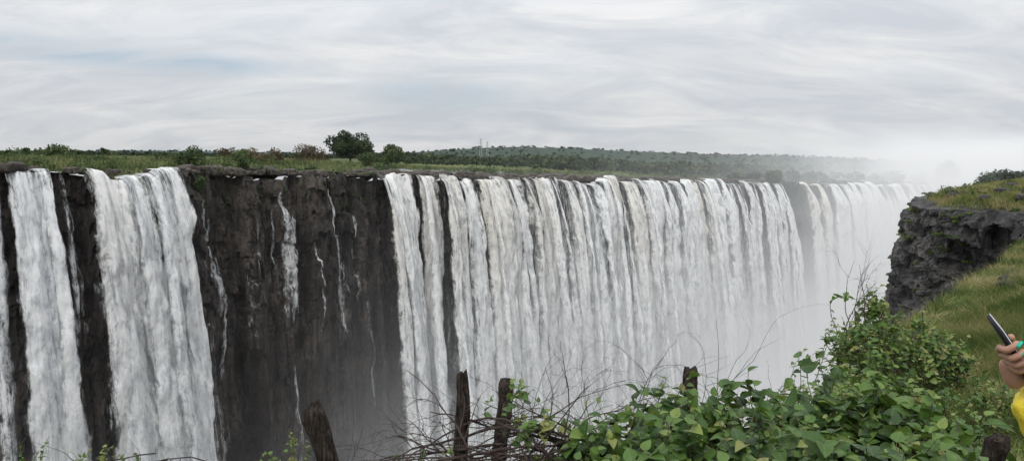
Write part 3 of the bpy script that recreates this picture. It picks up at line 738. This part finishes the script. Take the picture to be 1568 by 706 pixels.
M_twig = rock_mat('twig_bark', (.022, .015, .013), (.06, .04, .036), (.13, .10, .085), 9, .2, .1)
A = Acc(); r = np.random.default_rng(5)
def twig(acc, p0, dr, ln, rad, depth, droop=.5):
    n = 12; pts = [np.array(p0, float)]; d = np.array(dr, float); d /= np.linalg.norm(d)
    for i in range(n):
        d = d+r.normal(size=3)*.13+np.array([0, 0, -droop*.06]); d /= np.linalg.norm(d)
        pts.append(pts[-1]+d*ln/n)
        if depth > 0 and i > 1 and r.random() < .38:
            twig(acc, pts[-1], d+r.normal(size=3)*.6, ln*r.uniform(.3, .6), rad*(1-i/n)*.65+.0006, depth-1, droop)
    tube(acc, pts, np.linspace(rad, rad*.25, n+1), 6 if rad > .004 else 4, rnd=.5)
for i in range(56):
    x0 = r.uniform(-.15, .65); y0 = r.uniform(3.5, 4.5)
    a = r.uniform(-1.2, 1.5)
    twig(A, (x0, y0, r.uniform(-2.0, -1.65)), (math.sin(a)*1.3-.15, r.normal()*.25, r.uniform(.25, 1.2)), r.uniform(.45, .95), r.uniform(.003, .0095), 2, 1.2)
for i in range(24):
    twig(A, (r.uniform(-.1, .5), r.uniform(3.6, 4.2), r.uniform(-1.8, -1.5)), (-1, r.normal()*.15, r.uniform(-.25, .25)), r.uniform(.6, 1.2), r.uniform(.003, .011), 2, .8)
for i in range(7):
    twig(A, (-.95+r.normal()*.15, 3.2+r.normal()*.1, -1.75), (r.normal()*.5, 0, 1), r.uniform(.4, .6), .003, 1, .4)
for i in range(9):
    twig(A, (1.0+r.normal()*.5, 4.3, -1.8), (r.normal()*.5, 0, 1), r.uniform(.7, 1.0), .003, 1, .3)
twig(A, (-1.5, 3.1, -1.33), (-.9, 0, .12), .9, .004, 2, .6); twig(A, (-1.55, 3.1, -1.30), (-1, 0, .05), .9, .003, 2, .5)
twig(A, (-1.3, 3.1, -1.34), (-.8, 0, .12), .6, .003, 2, .5)
A.make('dry_thorn_branches', M_twig, True)
A = Acc()
for i in range(5): twig(A, (4.15+r.normal()*.12, 8.6, -2.0), (r.normal()*.5-.3, 0, 1), r.uniform(.6, 1.0), .006, 2, .3)
A.make('bare_twigs', M_twig, True)
leafbush('leafy_sprig', [((.05, 4.2, -1.42), (.16, .12, .14), .45), ((.22, 4.1, -1.52), (.2, .15, .14), .5), ((.55, 4.0, -1.60), (.2, .2, .16), .9), ((.40, 4.0, -1.74), (.2, .2, .14), .7)], M_leaf, 22, 6, .062, 41, .0025, (.2, .4), M_stem, .6)
leafbush('small_fern', [((-.98, 3.15, -1.38), (.13, .1, .14), .6), ((-1.95, 3.1, -1.34), (.3, .12, .09), .9), ((-1.65, 3.1, -1.38), (.25, .12, .07), .7), ((-.72, 3.3, -1.5), (.14, .1, .1), .5), ((-.45, 4.0, -1.75), (.3, .1, .14), 1)], M_leaf, 20, 16, .02, 42, .0018, (.15, .3), M_stem, .6)

# ------------------------------------------------------------------ person with phone
def simple(name, col, rough=.5, bs=30, bdist=.006, **kw):
    m, nt = newmat(name); g = N(nt); n_ = g.noise(g.obj(), bs, 4)
    g.out(g.bsdf(g.mix(g.mapr(n_, .3, .7, 0, .35), col, tuple(c*.75 for c in col)), rough, g.bump(n_, .5, bdist), **kw)); return m
M_skin = simple('skin', (.42, .24, .17), .5, Subsurface_Weight=.1); M_coat = simple('yellow_raincoat', (.78, .62, .05), .5, 22, .03)
M_trs = simple('dark_trousers', (.03, .035, .05), .8); M_hair = simple('dark_hair', (.015, .012, .01), .6); M_nail = simple('teal_nail_varnish', (.0, .42, .30), .2)
M_ph = simple('phone_case', (.010, .011, .013), .6); M_glass = simple('phone_glass', (.01, .012, .016), .05, ); M_rim = simple('phone_rim', (.6, .62, .62), .3)
def skin_obj(name, verts, edges, radii, mat, parent, sub=2):
    me = bpy.data.meshes.new(name); me.from_pydata([tuple(v) for v in verts], edges, []); me.materials.append(mat)
    ob = bpy.data.objects.new(name, me); scene.collection.objects.link(ob); ob.parent = parent
    sk = ob.modifiers.new('Skin', 'SKIN')
    for i, v in enumerate(me.skin_vertices[0].data):
        rr = radii[i]; v.radius = (rr, rr) if not isinstance(rr, tuple) else rr
        v.use_root = (i == 0)
    sk.use_smooth_shade = True
    ss = ob.modifiers.new('Sub', 'SUBSURF'); ss.levels = sub; ss.render_levels = sub
    return ob
def chain(n): return [(i, i+1) for i in range(n-1)]
person = bpy.data.objects.new('person', None); scene.collection.objects.link(person)
bx, by = 1.76, 1.30
JV = [(bx, by, -.80), (bx, by, -.62), (bx, by, -.42), (bx, by, -.26), (bx, by, -.17),
      (bx-.17, by+.02, -.27), (bx-.27, by+.08, -.46), (bx-.33, by+.14, -.60), (1.26, 1.49, -.585), (1.14, 1.51, -.540), (1.082, 1.512, -.468),
      (bx+.17, by, -.27), (bx+.24, by-.02, -.5), (bx+.22, by+.10, -.74), (bx+.12, by+.22, -.84)]
coat = skin_obj('raincoat', JV, [(0, 1), (1, 2), (2, 3), (3, 4), (3, 5), (5, 6), (6, 7), (7, 8), (8, 9), (9, 10), (3, 11), (11, 12), (12, 13), (13, 14)],
         [.19, .165, .17, .14, .08, .085, .068, .064, .062, .062, .047, .085, .068, .055, .048], M_coat, person, 3)
tx = bpy.data.textures.new('cloth_folds', 'CLOUDS'); tx.noise_scale = .05
dm_ = coat.modifiers.new('Folds', 'DISPLACE'); dm_.texture = tx; dm_.strength = .03; dm_.texture_coords = 'LOCAL'
skin_obj('legs', [(bx, by, -.82), (bx-.09, by, -.9), (bx-.1, by+.02, -1.22), (bx-.1, by, -1.56), (bx-.1, by+.12, -1.60), (bx+.09, by, -.9), (bx+.1, by+.02, -1.22), (bx+.1, by, -1.56), (bx+.1, by+.12, -1.60)],
         [(0, 1), (1, 2), (2, 3), (3, 4), (0, 5), (5, 6), (6, 7), (7, 8)], [.15, .105, .07, .045, .035, .105, .07, .045, .035], M_trs, person)
skin_obj('head', [(bx, by, -.18), (bx, by+.005, -.09), (bx, by+.02, -.0), (bx, by+.015, .07)], chain(4), [.055, .055, (.075, .09), (.07, .085)], M_skin, person)
skin_obj('hair', [(bx, by-.03, -.05), (bx, by-.035, .03), (bx, by-.01, .085), (bx, by+.03, .10)], chain(4), [.075, .085, .085, .07], M_hair, person)
skin_obj('nose', [(bx, by+.10, .03), (bx, by+.118, -.0), (bx, by+.11, -.012)], chain(3), [.008, .012, .011], M_skin, person, 1)
for sx in (-1, 1):
    skin_obj('eye', [(bx+sx*.03, by+.098, .028), (bx+sx*.034, by+.10, .028)], chain(2), [.009, .009], M_hair, person, 1)
    skin_obj('ear', [(bx+sx*.078, by, .03), (bx+sx*.083, by-.005, .0)], chain(2), [.014, .011], M_skin, person, 1)
skin_obj('mouth', [(bx-.02, by+.10, -.04), (bx+.02, by+.10, -.04)], chain(2), [.006, .006], simple('lips', (.25, .08, .07)), person, 1)
# phone
d = np.array([.62, .06, -.79]); d /= np.linalg.norm(d)
nrm = np.array([.80, -.36, .60]); nrm -= d*(nrm@d); nrm /= np.linalg.norm(nrm); wd = np.cross(nrm, d)
if wd[1] < 0: wd = -wd
tip = np.array([1.000, 1.49, -.322])
def boxm(name, c, ax, dims, mat, bev):
    bm = bmesh.new(); bmesh.ops.create_cube(bm, size=1)
    for v in bm.verts: v.co = Vector((v.co.x*dims[0], v.co.y*dims[1], v.co.z*dims[2]))
    bmesh.ops.bevel(bm, geom=list(bm.edges), offset=bev, segments=3, affect='EDGES')
    for v in bm.verts: v.co = Vector(c+v.co.x*ax[0]+v.co.y*ax[1]+v.co.z*ax[2])
    me = bpy.data.meshes.new(name); bm.to_mesh(me); bm.free(); me.materials.append(mat)
    for pl in me.polygons: pl.use_smooth = True
    ob = bpy.data.objects.new(name, me); scene.collection.objects.link(ob); return ob
phone = bpy.data.objects.new('mobile_phone', None); scene.collection.objects.link(phone)
pc = tip+d*.078
for nm, off, dm, mt, bv in (('case', 0, (.156, .074, .010), M_ph, .003), ('screen', .0058, (.150, .068, .0025), M_glass, .001), ('rim', .0042, (.158, .076, .002), M_rim, .0008)):
    o_ = boxm(nm, pc+nrm*off, (d, wd, nrm), dm, mt, bv); o_.parent = phone
# hand: palm behind the phone, fingers around the near edge, thumb on the far edge
W = np.array([1.080, 1.512, -.468])
HV = [W, tip+d*.125-nrm*.024+wd*.010, tip+d*.092-nrm*.021+wd*.014]
skin_obj('palm', HV, [(0, 1), (1, 2)], [.024, .021, .017], M_skin, person)
for i, (tq, ln) in enumerate(((.046, .98), (.066, 1.06), (.086, 1.0), (.105, .85))):
    root = tip+d*(tq*.6+.045)-nrm*.020+wd*.016
    k1 = tip+d*tq-nrm*.016-wd*.018
    k2 = tip+d*(tq-.004)-nrm*.012-wd*.042*ln
    k3 = tip+d*(tq-.008)+nrm*.004-wd*.047*ln
    k4 = tip+d*(tq-.011)+nrm*.017-wd*.041*ln
    skin_obj('finger', [root, k1, k2, k3, k4], chain(5), [.0090, .0086, .0080, .0074, .0055], M_skin, person)
    skin_obj('nail', [k3-wd*.0062+nrm*.003, k4-wd*.0048+nrm*.005], chain(2), [(.0055, .003), (.005, .0025)], M_nail, person, 2)
th = [tip+d*.125-nrm*.02+wd*.03, tip+d*.105-nrm*.006+wd*.050, tip+d*.08+nrm*.010+wd*.045, tip+d*.062+nrm*.014+wd*.028]
skin_obj('thumb', th, chain(4), [.013, .012, .0100, .0075], M_skin, person)

# ------------------------------------------------------------------ spray volume
m, nt = newmat('spray'); g = N(nt); p = g.obj()
sp = g.n('ShaderNodeSeparateXYZ'); g.l(p, sp.inputs[0])
q_ = g.math('ADD', g.math('MULTIPLY', sp.outputs[0], .70), g.math('MULTIPLY', sp.outputs[1], .70))
Hs = g.mapr(q_, 60, 600, 15, 45)
hz = g.math('MULTIPLY', g.math('ADD', sp.outputs[2], 100), -1)
e = g.math('EXPONENT', g.math('DIVIDE', hz, Hs))
n1 = g.mapr(g.noise(p, .024, 4, .6), .32, .68, .12, 1.9)
topf = g.mapr(sp.outputs[2], 0, 28, 1, 0, True)
nearf = g.mapr(q_, 45, 125, .18, 1)
pl = g.math('MULTIPLY', g.mapr(q_, 500, 680, 0, 1, True), .0040)
dens = g.math('MULTIPLY', g.math('MULTIPLY', n1, topf), g.math('ADD', g.math('MULTIPLY', g.math('MULTIPLY', e, nearf), .095), pl))
sc = g.n('ShaderNodeVolumeScatter'); sc.inputs['Color'].default_value = (.97, .98, 1, 1); g.l(dens, sc.inputs['Density']); sc.inputs['Anisotropy'].default_value = 0
em = g.n('ShaderNodeEmission'); em.inputs[0].default_value = (.95, .98, 1, 1); g.l(g.math('MULTIPLY', dens, .22), em.inputs[1])  # added faint glow in the spray, standing in for repeated light scattering
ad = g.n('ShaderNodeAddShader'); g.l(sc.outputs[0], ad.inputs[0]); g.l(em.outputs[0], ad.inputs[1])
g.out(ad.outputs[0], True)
try: m.cycles.volume_step_rate = 1.2
except Exception as ex: print(ex)
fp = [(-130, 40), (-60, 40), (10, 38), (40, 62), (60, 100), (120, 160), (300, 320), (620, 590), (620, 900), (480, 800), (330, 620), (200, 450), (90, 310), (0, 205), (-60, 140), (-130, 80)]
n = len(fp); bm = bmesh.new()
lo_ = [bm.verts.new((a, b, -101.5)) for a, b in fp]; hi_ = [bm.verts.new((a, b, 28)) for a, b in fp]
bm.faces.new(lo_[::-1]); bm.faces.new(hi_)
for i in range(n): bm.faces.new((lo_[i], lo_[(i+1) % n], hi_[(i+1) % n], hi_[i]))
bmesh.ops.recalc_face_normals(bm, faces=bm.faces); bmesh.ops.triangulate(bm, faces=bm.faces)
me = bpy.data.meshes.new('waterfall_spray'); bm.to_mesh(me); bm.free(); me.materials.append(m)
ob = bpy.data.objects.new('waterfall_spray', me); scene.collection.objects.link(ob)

# ------------------------------------------------------------------ sky, sun
w = bpy.data.worlds.new('World'); scene.world = w; w.use_nodes = True; nt = w.node_tree; nt.nodes.clear(); g = N(nt)
SE, SR = math.radians(52), math.radians(200)
sky = g.n('ShaderNodeTexSky', sky_type='NISHITA'); sky.sun_disc = False; sky.sun_elevation = SE; sky.sun_rotation = SR
gen = g.n('ShaderNodeTexCoord').outputs['Generated']; sp = g.n('ShaderNodeSeparateXYZ'); g.l(gen, sp.inputs[0])
zc = g.math('MAXIMUM', sp.outputs[2], 0.0)
zz = g.math('ADD', zc, .30)
cv = g.comb(g.math('DIVIDE', sp.outputs[0], zz), g.math('DIVIDE', sp.outputs[1], zz), 0.0)
c1 = g.noise(g.scalev(cv, (1.9, 4.2, 1)), 1, 9, .62, .7)
c2 = g.noise(g.scalev(cv, (.8, 2.0, 1)), 1, 4, .5, .4)
def blob(ax, ez, wx, wz):
    dx = g.math('DIVIDE', g.math('SUBTRACT', sp.outputs[0], ax), wx); dz = g.math('DIVIDE', g.math('SUBTRACT', sp.outputs[2], ez), wz)
    return g.math('EXPONENT', g.math('MULTIPLY', g.math('ADD', g.math('MULTIPLY', dx, dx), g.math('MULTIPLY', dz, dz)), -1))
bl = g.math('ADD', g.math('ADD', blob(-.40, .112, .12, .013), blob(-.55, .118, .06, .012)), g.math('MULTIPLY', blob(-.10, .085, .10, .018), .9))
blue = g.math('MULTIPLY', g.math('ADD', g.mapr(c2, .50, .66, 0, .4), g.math('MULTIPLY', bl, g.mapr(c1, .38, .54, .1, 1.2))), .85, clamp=True)
cl_ = g.ramp(g.math('ADD', g.math('MULTIPLY', c1, .6), g.math('MULTIPLY', c2, .4)), [(.39, (.58, .615, .665)), (.49, (.685, .705, .73)), (.59, (.81, .81, .815))])
sat = g.n('ShaderNodeVectorMath', operation='SCALE'); g.l(sky.outputs[0], sat.inputs[0]); sat.inputs['Scale'].default_value = .10
skyc = g.mix(.6, sat.outputs[0], (.52, .60, .70))
col = g.mix(blue, cl_, skyc)
grad = g.math('ADD', .88, g.math('MULTIPLY', g.math('POWER', zc, 1.0), 1.25))
fin = g.n('ShaderNodeVectorMath', operation='SCALE'); g.l(col, fin.inputs[0]); g.l(grad, fin.inputs['Scale'])
bg = g.n('ShaderNodeBackground'); g.l(fin.outputs[0], bg.inputs[0]); bg.inputs[1].default_value = 1.0
wo = g.n('ShaderNodeOutputWorld'); g.l(bg.outputs[0], wo.inputs[0])
sun = bpy.data.lights.new('sun', 'SUN'); sun.energy = 1.5; sun.angle = math.radians(14); sun.color = (1, .97, .92)
so = bpy.data.objects.new('sun', sun); scene.collection.objects.link(so)
az = SR; dirv = Vector((math.sin(az)*math.cos(SE), math.cos(az)*math.cos(SE), math.sin(SE)))
so.rotation_euler = dirv.to_track_quat('Z', 'Y').to_euler()

cam = bpy.data.cameras.new('camera'); co = bpy.data.objects.new('camera', cam); scene.collection.objects.link(co)
cam.sensor_width = 36; cam.lens = 18/.70; cam.clip_end = 20000; cam.clip_start = .05
co.matrix_world = Matrix.Rotation(math.radians(84.5), 4, 'X') @ Matrix.Rotation(math.radians(.75), 4, 'Z')
scene.camera = co
scene.view_settings.view_transform = 'Standard'; scene.view_settings.look = 'None'
